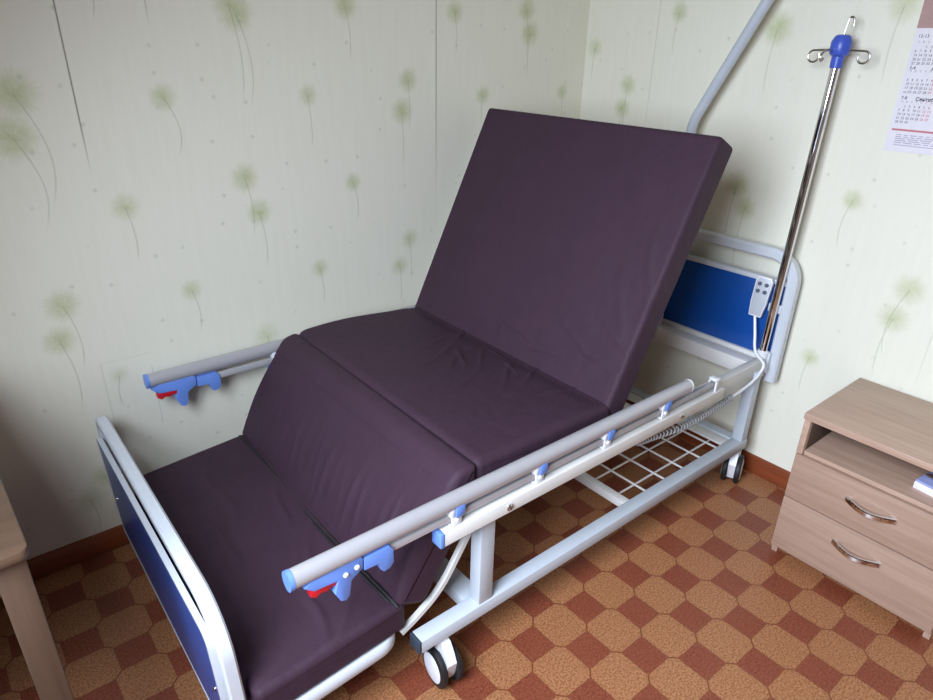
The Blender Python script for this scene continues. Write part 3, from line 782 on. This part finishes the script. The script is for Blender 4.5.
# ------------------------------------------------------------------ wall calendar
CX = WX - .02
cal_o = thing('wall_calendar', 'white paper wall calendar with rose picture and printed months on right wall', 'calendar', (CX, -2.8, 11.5))
cY0, cY1 = -1.33, -4.3
def flat(y0, y1, z0, z1, x, dx=.006): return MB().box(x - dx, x, min(y0, y1), max(y0, y1), z0, z1)
# the sheet hangs very slightly askew: its lower edge swings a little to the right
flat(cY0, cY1, 11.50, 18.4, CX, .016).build('sheet', M['paper'], cal_o)
flat(cY0, cY1, 14.52, 18.4, CX - .016, .004).build('picture', M['picture'], cal_o)
def text(body, y, z, size, mat, name, sx=1.0, bold=0.0):
    cu = bpy.data.curves.new('t', 'FONT'); cu.body = body; cu.size = size * S; cu.resolution_u = 2; cu.offset = bold * S
    o = bpy.data.objects.new('t', cu); COL.objects.link(o)
    bpy.context.view_layer.update()
    me = bpy.data.meshes.new_from_object(o.evaluated_get(bpy.context.evaluated_depsgraph_get()))
    bpy.data.objects.remove(o)
    # text plane: reading direction -y, up +z, facing -x
    me.transform(Matrix(((0, 0, -1, (CX - .019) * S), (-sx, 0, 0, y * S), (0, 1, 0, z * S), (0, 0, 0, 1))))
    return me
def text_obj(name, items, mat):
    bm = bmesh.new()
    for (body, y, z, size, bold) in items:
        me = text(body, y, z, size, mat, name, 1.0, bold); bm.from_mesh(me); bpy.data.meshes.remove(me)
    for v in bm.verts: v.co = v.co - Vector(cal_o['_o'])
    me = bpy.data.meshes.new(name); bm.to_mesh(me); bm.free(); me.materials.append(mat)
    o = bpy.data.objects.new(name, me); COL.objects.link(o); o.parent = cal_o; return o
days, red_days, heads = [], [], []
def month(title, zh, z_first, first, nday, tag_):
    heads.append((tag_, cY0 - .09, zh, .11, .001))
    heads.append((title, cY0 - (.44 if len(title) > 6 else .60), zh - .02, .125, .003))
    cw, row = .115, .098
    for c_, wd in enumerate(('П', 'В', 'С', 'Ч', 'П', 'С', 'В')):
        (red_days if c_ > 4 else days).append((wd, cY0 - .12 - c_ * cw, z_first + .12, .065, 0))
    for d in range(1, nday + 1):
        r_, c_ = divmod(first + d - 1, 7)
        t_, back = str(d), 0
        if r_ == 5 and first == 5: continue                      # printed as 24/31 in the row above
        if first == 5 and nday == 31 and d == 24: t_ = '24/31'
        (red_days if c_ > 4 else days).append((t_, cY0 - .10 - c_ * cw - .012 * r_ * 0, z_first - r_ * row, .085 if len(t_) < 3 else .05, .0015))
month('Июль', 14.30, 14.06, 2, 31, '12-13')
month('Август', 13.55, 13.37, 5, 31, '3-4')
month('Сентябрь', 12.82, 12.62, 1, 30, '7-8')
for h_ in heads: text_obj('month_heading', [h_], M['ink_dark'])
text_obj('day_numbers', days, M['ink'])
text_obj('weekend_numbers', red_days, M['ink_red'])
flat(cY0 - .08, cY1 + .1, 12.03, 12.08, CX - .016, .004).build('red_line', M['ink_red'], cal_o)
fl = MB()
for i, z in enumerate((11.93, 11.88, 11.83, 11.78, 11.73)):
    y = cY0 - .22
    while y > cY1 + .4:
        l_ = random.uniform(.08, .3); fl.box(CX - .02, CX - .016, y - l_, y, z - .012, z + .012); y -= l_ + .05
fl.box(CX - .02, CX - .016, cY0 - 1.2, cY0 - .22, 11.66, 11.68)
fl.build('small_print', M['ink_lilac'], cal_o, kind='stuff')

# ------------------------------------------------------------------ desk at the left
tx, ty, tz = -9.80, .98, 7.2; ta = math.radians(-2.5)
dk = thing('desk', 'brown wooden desk with rounded top corner at the left by the wallpapered wall', 'desk', (tx - 1.5, ty + 2.5, 0))
def dpt(a, b): return (tx + a * math.cos(ta) - b * math.sin(ta) * -1 * -1, ty + a * math.sin(ta) + b * math.cos(ta))
def rot(a, b): return (tx + a * math.cos(-ta) - b * math.sin(-ta), ty + a * math.sin(-ta) + b * math.cos(-ta))
def rrect(a0, a1, b0, b1, r):
    out = []
    for (ca, cb, s0) in ((a1 - r, b0 + r, -90), (a1 - r, b1 - r, 0), (a0 + r, b1 - r, 90), (a0 + r, b0 + r, 180)):
        for k in range(7):
            t = math.radians(s0 + 90 * k / 6); out.append(rot(ca + r * math.cos(t), cb + r * math.sin(t)))
    return out
DW, DL = 4.3, 8.0
MB().prism(rrect(-DW, 0, 0, DL, .14), tz - .18, tz, .04, 'xy').build('tabletop', M['desk_wood'], dk)
cr = rot(-.12, .2); ca = Vector((math.cos(-ta), math.sin(-ta), 0)); cb = Vector((-ca.y, ca.x, 0))
for a in (-.28, -DW + .35):
    for b_ in (.42, DL - .45):
        q = rot(a, b_); MB().obox((q[0], q[1], (tz - .18) / 2), (ca, cb, (0, 0, 1)), (.42, .42, tz - .18), .03).build('leg', M['desk_leg'], dk)
for (a, b_, la, lb) in ((-DW / 2, .42, DW - .9, .16), (-DW / 2, DL - .45, DW - .9, .16), (-.28, DL / 2, .16, DL - 1.2), (-DW + .35, DL / 2, .16, DL - 1.2)):
    q = rot(a, b_); MB().obox((q[0], q[1], tz - .18 - .35), (ca, cb, (0, 0, 1)), (la, lb, .7), .015).build('apron', M['desk_wood'], dk)

for o in bpy.data.objects:
    if '_o' in o: del o['_o']
